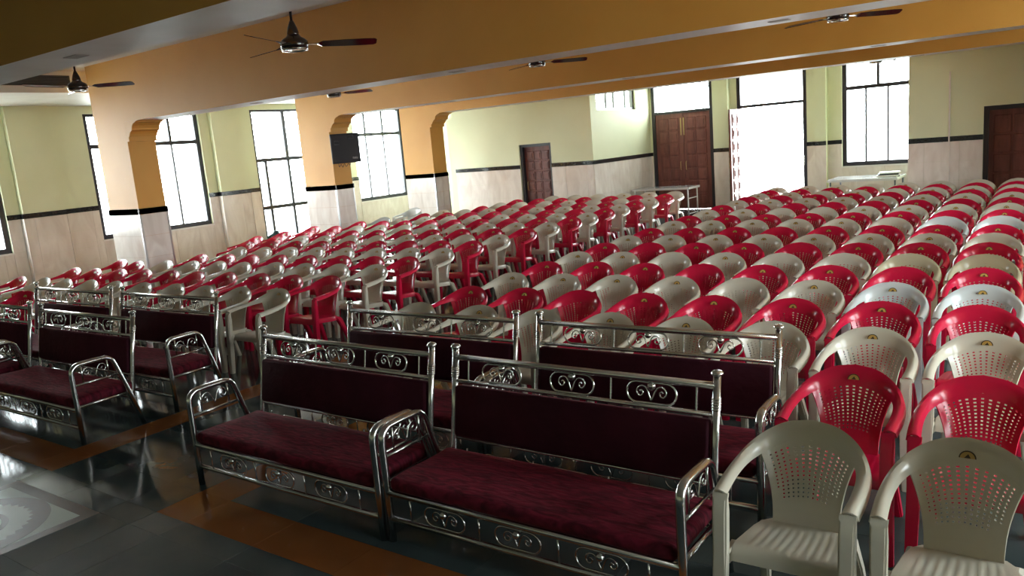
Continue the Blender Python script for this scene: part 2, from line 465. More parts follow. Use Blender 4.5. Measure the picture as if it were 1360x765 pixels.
def column(i, y, side):
    bm = bmesh.new()
    x0, x1 = (XC0, XC) if side < 0 else (XCR, XCR0)
    box(bm, x0, x1, y, y+CD, 0, ZB)
    lb = {-1: ['orange column at the front left', 'orange column nearest the left wall windows', 'orange column with the black speaker', 'orange column beside the cross wall'],
          1: ['orange column at the front right', 'second orange column on the right', 'third orange column on the right', 'last orange column on the right']}[side][i]
    o = obj('column', me_from(bm, 'column', M['orange'])); tag(o, lb, 'column', kind='structure')
    s = 1 if side < 0 else -1; xf = XC if side < 0 else XCR
    bm = bmesh.new()
    P0 = [bm.verts.new((xf+s*a, y+.001, z)) for a, z in PROF]; P1 = [bm.verts.new((xf+s*a, y+CD-.001, z)) for a, z in PROF]
    n = len(PROF)
    bm.faces.new(P0); bm.faces.new(P1[::-1])
    for k in range(n): bm.faces.new((P0[k], P0[(k+1) % n], P1[(k+1) % n], P1[k]))
    bmesh.ops.recalc_face_normals(bm, faces=bm.faces)
    obj('corbel', me_from(bm, 'corbel', M['orange']), o)
    if side < 0:
        dado(o, 'y', y, 1, x0, x1, []); dado(o, 'x', x1, -1, y, y+CD, [])
        bm = bmesh.new()
        for cx_, cy_ in ((x1, y), (x1, y+CD)): box(bm, cx_-.018, cx_+.016, cy_-.016, cy_+.018, 0, 1.46)
        obj('corner_strip', me_from(bm, 'corner_strip', M['steel_dull']), o)
        bm = bmesh.new(); box(bm, x0, x1+.022, y-.022, y+CD+.022, 1.46, ZD)
        obj('dado_border', me_from(bm, 'dado_border', M['granite']), o)
for i, y in enumerate(YB):
    beam(i, y); column(i, y, -1); column(i, y, 1)

# windows --------------------------------------------------------------
def bars_obj(name, axis, pos, bars, th, parent, mt='frame'):
    """bars: list of (a0,a1,z0,z1) in the window plane"""
    bm = bmesh.new()
    for a0, a1, z0, z1 in bars:
        if axis == 'x': box(bm, pos-th/2, pos+th/2, a0, a1, z0, z1)
        else: box(bm, a0, a1, pos-th/2, pos+th/2, z0, z1)
    return obj(name, me_from(bm, name, M[mt]), parent)
def pane(axis, pos, a0, a1, z0, z1, parent):
    return bars_obj('pane', axis, pos, [(a0, a1, z0, z1)], .006, parent, 'glass')
def window(n, label, axis, pos, op, cross, topm, lowm, fw=.095, extra=(), sill=True, base=None, mw=.03):
    """op opening, cross list of transom heights, topm/lowm mullion positions above/below the first transom"""
    a0, a1, z0, z1 = op
    c = (pos, (a0+a1)/2, z0) if axis == 'x' else ((a0+a1)/2, pos, z0)
    r = empty('window_%d' % n, c); tag(r, label, 'window', kind='structure')
    inv = Vector(c)
    def put(o): o.location = -inv; return o
    put(bars_obj('frame', axis, pos, [(a0, a0+fw, z0, z1), (a1-fw, a1, z0, z1), (a0+fw, a1-fw, z0, z0+fw), (a0+fw, a1-fw, z1-fw*.6, z1)], .08, r))
    for z in cross: put(bars_obj('transom', axis, pos, [(a0+fw, a1-fw, z-.045, z+.045)], .07, r))
    zc = cross[0] if cross else z1-fw
    for a in topm: put(bars_obj('mullion', axis, pos, [(a-mw, a+mw, zc+.045, z1-fw*.6)], .05, r))
    for a in lowm: put(bars_obj('mullion', axis, pos, [(a-mw*.7, a+mw*.7, z0+fw, zc-.045)], .05, r))
    xs = sorted([a0+fw*.5, a1-fw*.5, *topm]); 
    for p, q in zip(xs, xs[1:]): put(pane(axis, pos, p, q, zc, z1-.02, r))
    xs = sorted([a0+fw*.5, a1-fw*.5, *lowm])
    zz = sorted([z0+.02, zc, *[z for z in cross[1:]]])
    for p, q in zip(xs, xs[1:]):
        for za, zb in zip(zz, zz[1:]): put(pane(axis, pos, p, q, za, zb, r))
    return r, put
def sill(axis, pos, out, op, r, put):
    a0, a1, z0, z1 = op; n0, n1 = face_box(axis, pos, out, -.02, .2); bm = bmesh.new()
    if axis == 'x': box(bm, n0, n1, a0-.02, a1+.02, z0-.03, z0)
    else: box(bm, a0-.02, a1+.02, n0, n1, z0-.03, z0)
    put(obj('window_sill', me_from(bm, 'window_sill', M['white']), r))
xf = XW-.10
r, put = window(1, 'tall side window at the left edge of the hall', 'x', xf, LW[0], [2.77], [4.8, 5.43, 6.1], [4.8, 5.43, 6.1]); sill('x', XW, -1, LW[0], r, put)
r, put = window(2, 'tall side window behind the first orange column', 'x', xf, LW[1], [2.77], [9.2, 9.84, 10.48], [9.2, 9.84, 10.48]); sill('x', XW, -1, LW[1], r, put)
r, put = window(3, 'glazed side door with crossbars, left of the speaker column', 'x', xf, LW[2], [2.22, 1.02], [13.72, 14.5], [13.0, 13.72, 14.4], mw=.05)
r, put = window(4, 'tall three-pane side window right of the speaker', 'x', xf, LW[3], [2.72], [16.6, 17.32], [16.6, 17.32]); sill('x', XW, -1, LW[3], r, put)
r, put = window(5, 'far window beside the open doorway, above the grey table', 'y', YD+.10, W5, [2.72], [-3.75], [-4.01, -3.54]); sill('y', YD, 1, W5, r, put)
r, put = window(6, 'high barred window above the short bright wall', 'x', XJ-.10, JW, [], [], [17.72, 18.12, 18.75], fw=.06, mw=.045)
for i, op in enumerate(RW):
    window(7+i, 'tall window in the right side wall, outside the picture', 'x', XWR+.10, op, [2.77], [op[0]+.9, op[0]+1.75], [op[0]+.9, op[0]+1.75])

# doors -----------------------------------------------------------------
def door_frame(axis, pos, op, r, put, tops, w=.09, th=.14):
    a0, a1, z0, z1 = op
    put(bars_obj('frame', axis, pos, [(a0, a0+w, 0, z1), (a1-w, a1, 0, z1), (a0+w, a1-w, z1-w, z1)]+[(a0+w, a1-w, t, t+w*.8) for t in tops], th, r))
def leaf(parent, w, h, cols, rows, name='leaf', raised=True):
    """door leaf in local x (0..w), z (0..h); front faces -y"""
    o = obj(name, box_me(name, 0, w, -.02, .02, 0, h, M['wood'], .004), parent)
    mx_, mz = .09, .10; cw, ch = (w-2*mx_)/cols, (h-2*mz)/rows
    bm = bmesh.new(); g_ = .018
    box(bm, g_, cw-g_, -.040, .040, g_, ch-g_)
    bevel_all(bm, .010, 1)
    cxm, czm = cw/2, ch/2; q = min(cw, ch)*.26
    box(bm, cxm-q, cxm+q, -.055, .055, czm-q, czm+q)
    pm = me_from(bm, 'panel', M['wood'])
    for i in range(cols):
        for j in range(rows): obj('panel', pm, o, (mx_+cw*i, 0, mz+ch*j))
    return o
def handle(parent, x, z, s=1):
    bm = bmesh.new(); tube(bm, cr([(0, -.02, -.11), (0, -.055, -.10), (0, -.06, 0), (0, -.055, .10), (0, -.02, .11)], 4), .009, 8)
    return obj('handle', me_from(bm, 'handle', M['brass']), parent, (x, 0, z))
def door(n, label, axis, pos, op):
    a0, a1, z0, z1 = op
    r = empty('door_%d' % n, ((a0+a1)/2, pos, 0)); tag(r, label, 'door', kind='structure')
    inv = Vector(r.location)
    def put(o): o.location = Vector(o.location)-inv; return o
    return r, put
# closed double door with a glass transom
r, put = door(1, 'closed dark wooden double door under a bright transom window', 'y', YD+.08, D1)
door_frame('y', YD+.08, D1, r, put, [2.53], w=.09)
wl = (D1[1]-D1[0]-.18)/2-.005
for k in range(2):
    lf = leaf(r, wl, 2.52, 2, 7); put(lf); lf.location = Vector((D1[0]+.09+k*(wl+.01), YD+.06, .01))-Vector(r.location)
    handle(lf, wl-.07 if k == 0 else .07, 1.15)
    bm = bmesh.new(); x_ = wl-.035 if k == 0 else .035; box(bm, x_-.012, x_+.012, -.04, -.02, 1.95, 2.4); obj('bolt', me_from(bm, 'bolt', M['brass']), lf)
put(obj('cover_strip', box_me('cover_strip', -.03, .03, -.03, .03, 0, 2.52, M['wood'], .006), r, ((D1[0]+D1[1])/2, YD+.055, .01)))
put(pane('y', YD+.08, D1[0]+.08, D1[1]-.08, 2.6, D1[3]-.08, r))
# open double door
r, put = door(2, 'open double doorway blown out by daylight', 'y', YD+.08, D2)
door_frame('y', YD+.08, D2, r, put, [2.50], w=.09)
lf = leaf(r, .76, 2.48, 2, 7); lf.location = Vector((D2[0]+.08, YD+.02, .01))-Vector(r.location); lf.rotation_euler = (0, 0, math.radians(-91)); handle(lf, .70, 1.15)
lf = leaf(r, .76, 2.48, 2, 7); lf.location = Vector((D2[1]-.09, YD+.14, .01))-Vector(r.location); lf.rotation_euler = (0, 0, math.radians(92)); handle(lf, .70, 1.15)
put(pane('y', YD+.08, D2[0]+.08, D2[1]-.08, 2.57, D2[3]-.08, r))
bm = bmesh.new(); tube(bm, cr([(0, 0, -.1), (0, -.05, -.09), (0, -.05, .09), (0, 0, .1)], 4), .01, 8)
put(obj('handle', me_from(bm, 'handle', M['steel']), r, (D2[1]-.06, YD+.01, 1.12)))
# small door in the left cross wall
r, put = door(3, 'small dark carved door in the left cross wall', 'y', YX+.12, CR_D)
door_frame('y', YX+.12, CR_D, r, put, [], w=.07, th=.16)
lf = leaf(r, .86, 1.99, 3, 7); lf.location = Vector((CR_D[0]+.045, YX+.16, .01))-Vector(r.location); handle(lf, .08, 1.0)
# door at the right edge
r, put = door(4, 'dark brown door at the right edge behind the last rows', 'y', YR+.12, RD)
door_frame('y', YR+.12, RD, r, put, [], w=.08, th=.2)
lf = leaf(r, .80, 1.99, 2, 5); lf.location = Vector((RD[0]+.05, YR+.16, .01))-Vector(r.location); handle(lf, .65, 1.0)

# portals for the openings (guide the sky's light, emit nothing)
for op in LW: portal('window_portal', (XW-.2, (op[0]+op[1])/2, (op[2]+op[3])/2), (1, 0, 0), op[3]-op[2], op[1]-op[0])
for op in RW: portal('window_portal', (XWR+.2, (op[0]+op[1])/2, (op[2]+op[3])/2), (-1, 0, 0), op[3]-op[2], op[1]-op[0])
portal('door_portal', ((D1[0]+D1[1])/2, YD+.2, 2.98), (0, -1, 0), 1.6, .8)
portal('door_portal', ((D2[0]+D2[1])/2, YD+.22, 1.7), (0, -1, 0), 1.6, 3.4)
portal('window_portal', ((W5[0]+W5[1])/2, YD+.2, 2.18), (0, -1, 0), 1.5, 2.5)
portal('window_portal', (XJ-.2, 18.1, 3.2), (1, 0, 0), 1.0, 2.1)

# ------------------------------------------------------------------ chairs
def solid(bm_src, th, off=0):
    """thicken a sheet with the Solidify modifier and return the result as bmesh"""
    me = D.meshes.new('tmp'); bm_src.normal_update(); bm_src.to_mesh(me); bm_src.free()
    o = D.objects.new('tmp', me); COL.objects.link(o)
    md = o.modifiers.new('s', 'SOLIDIFY'); md.thickness = th; md.offset = off; md.use_even_offset = False
    dg = bpy.context.evaluated_depsgraph_get(); m2 = D.meshes.new_from_object(o.evaluated_get(dg))
    D.objects.remove(o); D.meshes.remove(me)
    b = bmesh.new(); b.from_mesh(m2); D.meshes.remove(m2)
    return b

# half outline of the hoop: top of the back, round to the front of the arm
OUT = [(0, .288, .800), (.10, .274, .786), (.178, .236, .752), (.236, .165, .712), (.268, .060, .676), (.277, -.08, .655), (.272, -.225, .640)]
INN = [(0, .256, .722), (.095, .244, .706), (.160, .212, .678), (.200, .150, .662), (.221, .050, .656), (.226, -.08, .648), (.219, -.225, .636)]
def half(pts, n): return cr(pts, n)
def hoop_bm():
    n = 5
    o, i_ = half(OUT, n), half(INN, n)
    full_o = [Vector((-p.x, p.y, p.z)) for p in o[:0:-1]]+o
    full_i = [Vector((-p.x, p.y, p.z)) for p in i_[:0:-1]]+i_
    bm = bmesh.new(); rows = []
    K = 4
    for a, b in zip(full_o, full_i):
        row = []
        up = Vector((0, -.55, .9)).normalized()
        for k in range(K+1):
            t = k/K
            p = a.lerp(b, t); p += up*((.004+.014*min(1, abs(a.x)/.26)**2)*math.sin(PI*t)**.8) if 0 < t < 1 else Vector((0, 0, 0))
            row.append(bm.verts.new(p))
        # outer lip turned down/back
        lip = bm.verts.new(a+Vector((a.x*.02, .004, -.022)))
        rows.append([lip]+row)
    for r0, r1 in zip(rows, rows[1:]):
        for k in range(len(r0)-1): bm.faces.new((r0[k], r0[k+1], r1[k+1], r1[k]))
    bmesh.ops.recalc_face_normals(bm, faces=bm.faces)
    return solid(bm, .007)

def top_edge(u):
    """inner edge of the hoop above lateral position u in -1..1 (back panel top)"""
    i_ = half(INN, 8); t = abs(u)*3*8*.93; k = min(int(t), len(i_)-2); p = i_[k].lerp(i_[k+1], t-k)
    return Vector((math.copysign(p.x, u) if u else 0, p.y, p.z))
def panel_bm(cols=13, rows=13):
    # columns alternate solid / hole
    us = []; m_ = .14
    us = [-1, -1+m_*.5]
    pt = (2-2*m_)/cols
    us = [-1, -1+m_]+[q for i in range(cols) for q in (-1+m_+pt*(i+.31), -1+m_+pt*(i+.69))]+[1-m_, 1]
    us = sorted(set(round(x, 5) for x in us))
    v0, v1 = .30, .95
    hv = (v1-v0)/rows
    vs = [0, .06, .14, .22]+[q for i in range(rows) for q in (v0+hv*(i+.3), v0+hv*(i+.7))]+[1]
    bm = bmesh.new(); grid = []
    for v in vs:
        row = []
        for u in us:
            T = top_edge(u)
            B = Vector((.138*u, .128+.004*(1-u*u), .376))
            wv = v
            # narrow waist that opens towards the top
            s = wv**2.1
            x = B.x+(T.x-B.x)*s
            y = B.y+(T.y-B.y)*wv+.012*math.sin(PI*wv)*(1-.6*u*u)
            z = B.z+(T.z-B.z)*wv
            if v == 0: z -= .012; y -= .02
            row.append(bm.verts.new((x, y, z)))
        grid.append(row)
    nU = len(us)
    hole_u0 = 2
    for j in range(len(vs)-1):
        for i in range(nU-1):
            hj = j-4; hi = i-1
            if 0 <= hj < rows*2 and hj % 2 == 0 and 0 < hi <= cols*2 and hi % 2 == 1:
                # trim holes at the narrow bottom corners
                if not (hj < 6 and (hi < 3 or hi > cols*2-4)): continue
            bm.faces.new((grid[j][i], grid[j][i+1], grid[j+1][i+1], grid[j+1][i]))
    bmesh.ops.recalc_face_normals(bm, faces=bm.faces)
    return solid(bm, .006)

def seat_bm():
    bm = bmesh.new(); nx, rows = 48, []
    ys = [.145, .10, .03, -.02, -.07, -.12, -.165, -.195, -.212, -.222, -.226]
    for y in ys:
        row = []
        for i in range(nx+1):
            u = -1+2*i/nx
            hw = {.145: .150, .10: .184, .03: .2}.get(y, .2+.016*min(1, max(0, (.03-y)/.2)))
            x = u*hw
            z = .410-.036*min(1, max(0, (y+.2)/.345))-.008*(1-u*u)*math.sin(PI*min(1, max(0, (.145-y)/.37)))
            if y < -.165: z -= {-.195: .006, -.212: .018, -.222: .036, -.226: .062}[y]
            if -.17 < y < .05 and abs(u) < .82: z += .0018*math.cos(PI*2*12*(u+1)/2)
            if abs(u) > .96: z -= .014
            row.append(bm.verts.new((x, y, z)))
        rows.append(row)
    for r0, r1 in zip(rows, rows[1:]):
        for i in range(nx): bm.faces.new((r0[i], r0[i+1], r1[i+1], r1[i]))
    # side skirts
    for side in (0, nx):
        prev = None
        for r0 in rows[:9]:
            v = bm.verts.new(r0[side].co+Vector((0, 0, -.035)))
            if prev: bm.faces.new((prev[0], r0[side], v, prev[1]))
            prev = (r0[side], v)
    bmesh.ops.recalc_face_normals(bm, faces=bm.faces)
    return solid(bm, .006)

def prism(bm, secs):
    """sections: list of 4-corner rectangles (cx,cy,cz,hx,hy)"""
    rings = []
    for cx, cy_, cz, hx, hy in secs:
        rings.append([bm.verts.new((cx+a*hx, cy_+b*hy, cz)) for a, b in ((-1, -1), (1, -1), (1, 1), (-1, 1))])
    for A, B in zip(rings, rings[1:]):
        for j in range(4): bm.faces.new((A[j], A[(j+1) % 4], B[(j+1) % 4], B[j]))
    bm.faces.new(rings[0][::-1]); bm.faces.new(rings[-1])

def front_leg_bm(s):
    bm = bmesh.new()
    prism(bm, [(s*.252, -.272, 0, .024, .022), (s*.247, -.262, .2, .026, .024), (s*.241, -.250, .42, .029, .026), (s*.242, -.240, .56, .030, .022), (s*.243, -.232, .618, .030, .016), (s*.242, -.222, .640, .030, .006)])
    # gusset between arm post and seat edge
    prism(bm, [(s*.222, -.19, .385, .012, .055), (s*.222, -.19, .398, .010, .045)])
    bmesh.ops.bevel(bm, geom=[e for e in bm.edges if abs(e.verts[0].co.z-e.verts[1].co.z) > .05], offset=.008, segments=2, affect='EDGES')
    bmesh.ops.recalc_face_normals(bm, faces=bm.faces)
    return bm
def rear_leg_bm(s):
    bm = bmesh.new()
    prism(bm, [(s*.215, .262, 0, .020, .024), (s*.198, .195, .2, .023, .026), (s*.178, .135, .345, .026, .034), (s*.170, .115, .366, .016, .020)])
    bmesh.ops.bevel(bm, geom=[e for e in bm.edges if abs(e.verts[0].co.z-e.verts[1].co.z) > .05], offset=.008, segments=2, affect='EDGES')
    bmesh.ops.recalc_face_normals(bm, faces=bm.faces)
    return bm
def emblem_bm():
    """half-round gold sticker with a dark rim and a dark peak"""
    bm = bmesh.new(); c = Vector((0, .249, .716)); ax = Vector((1, 0, 0)); ay = Vector((0, .40, .916)).normalized(); nn = ax.cross(ay)
    if nn.y > 0: nn = -nn
    c = c+nn*.012+ay*.012
    def P(x, y, h): return bm.verts.new(c+ax*x+ay*y+nn*h)
    n = 12; r1, r2 = .031, .026
    arc = lambda r, h: [P(r*math.cos(PI*k/n), r*math.sin(PI*k/n), h) for k in range(n+1)]
    f = bm.faces.new(arc(r1, .006)); f.material_index = 1
    f = bm.faces.new(arc(r2, .0068)); f.material_index = 0
    f = bm.faces.new([P(-.012, .001, .0076), P(.012, .001, .0076), P(.002, .017, .0076)]); f.material_index = 1
    bmesh.ops.recalc_face_normals(bm, faces=bm.faces)
    for f in bm.faces:
        if f.normal.dot(nn) < 0: f.normal_flip()
    return bm

def smooth_by_angle(me, ang=35):
    me.polygons.foreach_set('use_smooth', [True]*len(me.polygons))
    try: me.set_sharp_from_angle(angle=math.radians(ang))
    except Exception: pass

PARTS = {}
EMB = me_from(emblem_bm(), 'emblem', [M['gold'], M['blacksticker']])
src = {}
for nm, f in (('seat', seat_bm), ('backrest', panel_bm), ('arm_hoop', hoop_bm)):
    src[nm] = me_from(f(), nm, M['red'])
for s, q in ((-1, 'l'), (1, 'r')):
    src['front_leg_'+q] = me_from(front_leg_bm(s), 'leg', M['red']); src['rear_leg_'+q] = me_from(rear_leg_bm(s), 'leg', M['red'])
for k in src: smooth_by_angle(src[k])
def joined(list_me, mats):
    bm = bmesh.new()
    for me, mi in list_me:
        t = me.copy()
        if mi is not None:
            t.polygons.foreach_set('material_index', [mi]*len(t.polygons))
        else:
            t.polygons.foreach_set('material_index', [p.material_index+1 for p in me.polygons])
        bm.from_mesh(t); D.meshes.remove(t)
    me = me_from(bm, 'plastic_armchair', mats); smooth_by_angle(me); return me
FAR = {}
for c in ('red', 'beige', 'cool', 'olive'):
    for k, me in src.items():
        m2 = me.copy(); m2.materials.clear(); m2.materials.append(M[c]); PARTS[c, k] = m2
    base = [(src[k], 0) for k in src]
    FAR[c, 1] = joined(base+[(EMB, None)], [M[c], M['gold'], M['blacksticker']])
    FAR[c, 0] = joined(base, [M[c]])

def project(p):
    v = Vector(p)-CAM; w = v.dot(F_)
    if w < .1: return None
    return (680+FPX*v.dot(R_)/w, 382.5-FPX*v.dot(U_)/w)
def in_view(x, y):
    for dx in (-.28, 0, .28):
        for dz in (.1, .42, .8):
            q = project((x+dx, y, dz))
            if q and 2 < q[0] < 1357 and 2 < q[1] < 763: return True
    return False

ORD = ['', 'first', 'second', 'third', 'fourth', 'fifth', 'sixth', 'seventh', 'eighth', 'ninth', 'tenth', 'eleventh', 'twelfth', 'thirteenth', 'fourteenth', 'fifteenth', 'sixteenth', 'seventeenth', 'eighteenth', 'nineteenth', 'twentieth']
COLN = {'red': 'red', 'beige': 'ivory', 'cool': 'bright white', 'olive': 'cream'}
protos = {}
NCH = [0]
def chair(u, v, c, label, group, th=-.0222, z=0.0, rz=None, emblem=None, tilt=0.0):
    """u across, v depth of the back's top edge in the turned seating grid"""
    x, y = u+th*v, v-th*u
    y -= .275; 
    if not in_view(x, y): return None
    rz = (-th + random.uniform(-.015, .015)) if rz is None else rz
    em = (random.random() < .72) if emblem is None else emblem
    dist = math.hypot(x, y)
    NCH[0] += 1
    if dist < 7.4 and z == 0:
        key = (c, em)
        if key not in protos:
            r = empty('plastic_armchair')
            for k in ('seat', 'backrest', 'arm_hoop'):
                o = obj(k, PARTS[c, k], r)
                if k == 'backrest' and em: obj('emblem', EMB, o)['label'] = 'half-round gold sticker with dark peak'
            for k in ('front_leg_l', 'front_leg_r', 'rear_leg_l', 'rear_leg_r'): obj('leg', PARTS[c, k], r)
            protos[key] = r
        else:
            src_r = protos[key]; r = src_r.copy(); COL.objects.link(r)
            for ch in src_r.children:
                cc = ch.copy(); COL.objects.link(cc); cc.parent = r
                for g2 in ch.children:
                    gg = g2.copy(); COL.objects.link(gg); gg.parent = cc
    else:
        r = obj('plastic_armchair', FAR[c, 1 if em else 0])
    r.location = (x, y, z); r.rotation_euler = (tilt, 0, rz)
    tag(r, label, 'chair', group)
    return r

# right-hand block: rows measured from the front
VR = [3.42, 4.29, 5.16, 5.89, 6.63, 7.31, 8.00, 8.69, 9.36, 10.06, 10.83, 11.49, 12.27, 12.97, 13.75, 14.38, 15.00, 15.62, 16.24]
for i, v in enumerate(VR):
    step = .604 if i < 3 else max(.584, .604-.005*(i-2))
    for k in range(0, 11):
        if i < 2 and k < 6: continue
        u = -4.53+step*k+(.04 if i == 2 and 0 < k else 0)
        if i < 2: u = -.815+(k-6)*.595
        c = 'red' if i % 2 else 'beige'
        if c == 'beige':
            if i in (4, 10) and k >= 6: c = 'cool'
            elif i == 6 and k >= 6: c = 'olive'
            elif i in (12, 14) and k < 2: c = 'beige'
        jit = random.uniform(-.008, .008)
        lb = '%s plastic armchair, %s from the aisle in the %s row of the right block' % (COLN[c], ORD[k+1], ORD[i+1])
        lb = {(0, 6): 'ivory plastic armchair at the very front beside the front sofa, no sticker',
              (0, 7): 'ivory plastic armchair at the very front with a sticker, second from the front sofa',
              (1, 6): 'red plastic armchair with a sticker, just behind the front ivory chairs, nearest the sofas',
              (1, 7): 'red plastic armchair without sticker, just behind the front ivory chairs, second from the sofas'}.get((i, k), lb)
        em = {(0, 6): False, (0, 7): True, (1, 6): True, (1, 7): False}.get((i, k))
        chair(u+jit, v+random.uniform(-.02, .02), c, lb, 'chairs in the right block', emblem=em)

# left-hand block
VL = [5.40, 6.15, 6.90, 7.51, 8.22, 8.90, 9.54, 10.22, 10.95, 11.66, 12.28, 12.97, 13.61, 14.22, 14.90, 15.62, 16.30]
KM = [10, 9, 9, 7, 7, 8, 9, 9, 9, 8, 7, 7, 7, 6, 6, 6, 6]
for i, v in enumerate(VL):
    for k in range(KM[i]+1):
        u = -6.72-.62*k
        c = 'red' if i % 2 else 'beige'
        if k >= 8 and i in (0, 2): c = 'red'
        if i == 6 and k >= 8: c = 'red'
        if i == 8 and k >= 8: c = 'red'
        if i == 0 and k >= 9: u -= .07
        if i == 0 and k == 8: c = 'beige'
        if i == 2 and k == 8: v_ = v-.12
        else: v_ = v
        if i == 16 and k == 6: continue
        jit = random.uniform(-.022, .022)
        lb = '%s plastic armchair, %s from the aisle in the %s row of the left block' % (COLN[c], ORD[k+1], ORD[i+1])
        chair(u+jit, v_+random.uniform(-.02, .02), c, lb, 'chairs in the left block')
chair(-10.46, 4.62, 'red', 'red plastic armchair out of line behind the far left sofas', 'chairs in the left block', rz=.3)
# a nested pair by the last column and a single white chair nearer
for q in range(2):
    chair(-12.02+.01*q, 13.80-.03*q, 'cool', 'bright white plastic armchair, %s of the nested pair by the last orange column' % ['lower', 'upper'][q], 'nested white chairs', z=.055*q, rz=.02, emblem=False)
chair(-11.70, 12.40, 'cool', 'bright white plastic armchair at the wall end of its row, before the three-pane window', 'chairs in the left block', rz=.05, emblem=False)

# ------------------------------------------------------------------ steel sofas
def ypost(z): return .485+.135*(z-.2)/.75
S = {}
def rrect_box(x0, x1, y0, y1, z0, z1, rad, seg, mt, name, puff=0.0):
    bm = bmesh.new(); box(bm, x0, x1, y0, y1, z0, z1); bevel_all(bm, rad, seg)
    if puff:
        bmesh.ops.subdivide_edges(bm, edges=[e for e in bm.edges if e.calc_length() > .25], cuts=10, use_grid_fill=True)
        for v in bm.verts:
            if v.co.z > (z0+z1)/2:
                a = (v.co.x-x0)/(x1-x0); b = (v.co.y-y0)/(y1-y0)
                v.co.z += puff*math.sin(PI*min(1, max(0, a)))**.5*math.sin(PI*min(1, max(0, b)))**.6+.004*math.sin(9*v.co.x+3)*math.sin(14*v.co.y)
    me = me_from(bm, name, mt, True); return me
S['seat'] = rrect_box(-.835, .835, -.012, .50, .300, .376, .030, 3, M['velvet'], 'seat_cushion', .014)
bm = bmesh.new(); zb0, zb1 = .440, .742
box(bm, -.778, .778, -.035, .02, 0, zb1-zb0); bevel_all(bm, .018, 2)
S['back'] = me_from(bm, 'back_cushion', M['velvet_back'], True)
BTILT = math.atan(.135/.75)
bm = bmesh.new()
tube(bm, [(0, ypost(z), z) for z in (.19, .3, .6, .945)], .019, 10)
for z in (.20, .215, .23, .245, .785, .798, .811, .824, .837): tube(bm, [(.0205*math.cos(2*PI*k/12), ypost(z)+.0205*math.sin(2*PI*k/12), z) for k in range(12)], .004, 5, closed=True)
S['post'] = me_from(bm, 'back_post', M['steel'])
bm = bmesh.new(); lathe(bm, [(.020, 0), (.029, .006), (.030, .013), (.022, .022), (.006, .027)], 14, (0, ypost(.945), .945)); S['finial'] = me_from(bm, 'finial', M['steel'])
# arm: bent tube from front foot over the top and slanting back down
path = [(0, 0, 0), (0, 0, .3), (0, .0, .56)]+[(0, .07-.07*math.cos(a), .575+.075*math.sin(a)) for a in [PI/2*k/6 for k in range(1, 7)]]+[(0, .16, .652), (0, .27, .650)]+[(0, .27+.085*math.sin(a), .57+.08*math.cos(a)) for a in [1.25*k/5 for k in range(1, 6)]]+[(0, .445, .30), (0, .525, 0)]
bm = bmesh.new(); tube(bm, path, .0215, 10, flat=(.024, .019)); S['arm'] = me_from(bm, 'arm', M['steel'])
bm = bmesh.new(); tube(bm, [(0, .01, .485), (0, .385, .485)], .009, 8); S['arm_rail'] = me_from(bm, 'arm_rail', M['steel'])
bm = bmesh.new(); tube(bm, [(0, .01, .305), (0, .44, .305)], .014, 8); S['side_rail'] = me_from(bm, 'side_rail', M['steel'])
bm = bmesh.new(); tube(bm, [(0, 0, .485), (0, 0, .645)], .006, 6); S['arm_bars'] = me_from(bm, 'arm_bar', M['steel'])
def spiral(s, sc=1.0):
    p = [(0, -.046), (.012, -.02), (.024, .012), (.042, .034), (.066, .037), (.088, .022), (.093, -.002), (.079, -.02), (.060, -.017), (.053, .0), (.064, .012), (.074, .004)]
    return [(s*a*sc, b*sc) for a, b in p]
def ornament(mt, plane='xz', ringed=True, sc=1.0, nm='scroll_ornament'):
    bm = bmesh.new()
    T3 = (lambda a, b: (a, 0, b)) if plane == 'xz' else (lambda a, b: (0, a, b))
    if ringed:
        w, r_ = .135, .052; pts = []
        for k in range(9): a = -PI/2+PI*k/8; pts.append(T3(w-r_+r_*math.cos(a), r_*math.sin(a)))
        for k in range(9): a = PI/2+PI*k/8; pts.append(T3(-w+r_+r_*math.cos(a), r_*math.sin(a)))
        tube(bm, pts, .0055, 6, closed=True)
    for s in (-1, 1): tube(bm, cr([T3(a, b) for a, b in spiral(s, sc)], 3), .0042, 5)
    me = me_from(bm, nm, mt)
    return me
S['orn'] = ornament(M['steel'], sc=.86); S['arm_orn'] = ornament(M['steel'], 'yz', False, 1.0, 'arm_scroll')
bm = bmesh.new(); sphere(bm, (0, 0, 0), .022, 12); S['ball'] = me_from(bm, 'ball', M['steel'])
def hrail(r, hl=.80, nm='rail'):
    bm = bmesh.new(); tube(bm, [(-hl, 0, 0), (hl, 0, 0)], r, 10); return me_from(bm, nm, M['steel'])
S['top_rail'], S['mid_rail'], S['low_rail'] = hrail(.0185), hrail(.0125), hrail(.0105)
S['front_rail'], S['front_rail_low'] = hrail(.0185, .855), hrail(.0155, .855)
def twist_bar(h, tw=True):
    bm = bmesh.new(); k = 18 if tw else 2
    tube(bm, [(0, 0, h*i/(k-1)) for i in range(k)], [(.0068 if i % 2 else .0045) for i in range(k)] if tw else .005, 6)
    return me_from(bm, 'bar', M['steel'])
S['bar'], S['bar_low'] = twist_bar(.13), twist_bar(.14, False)

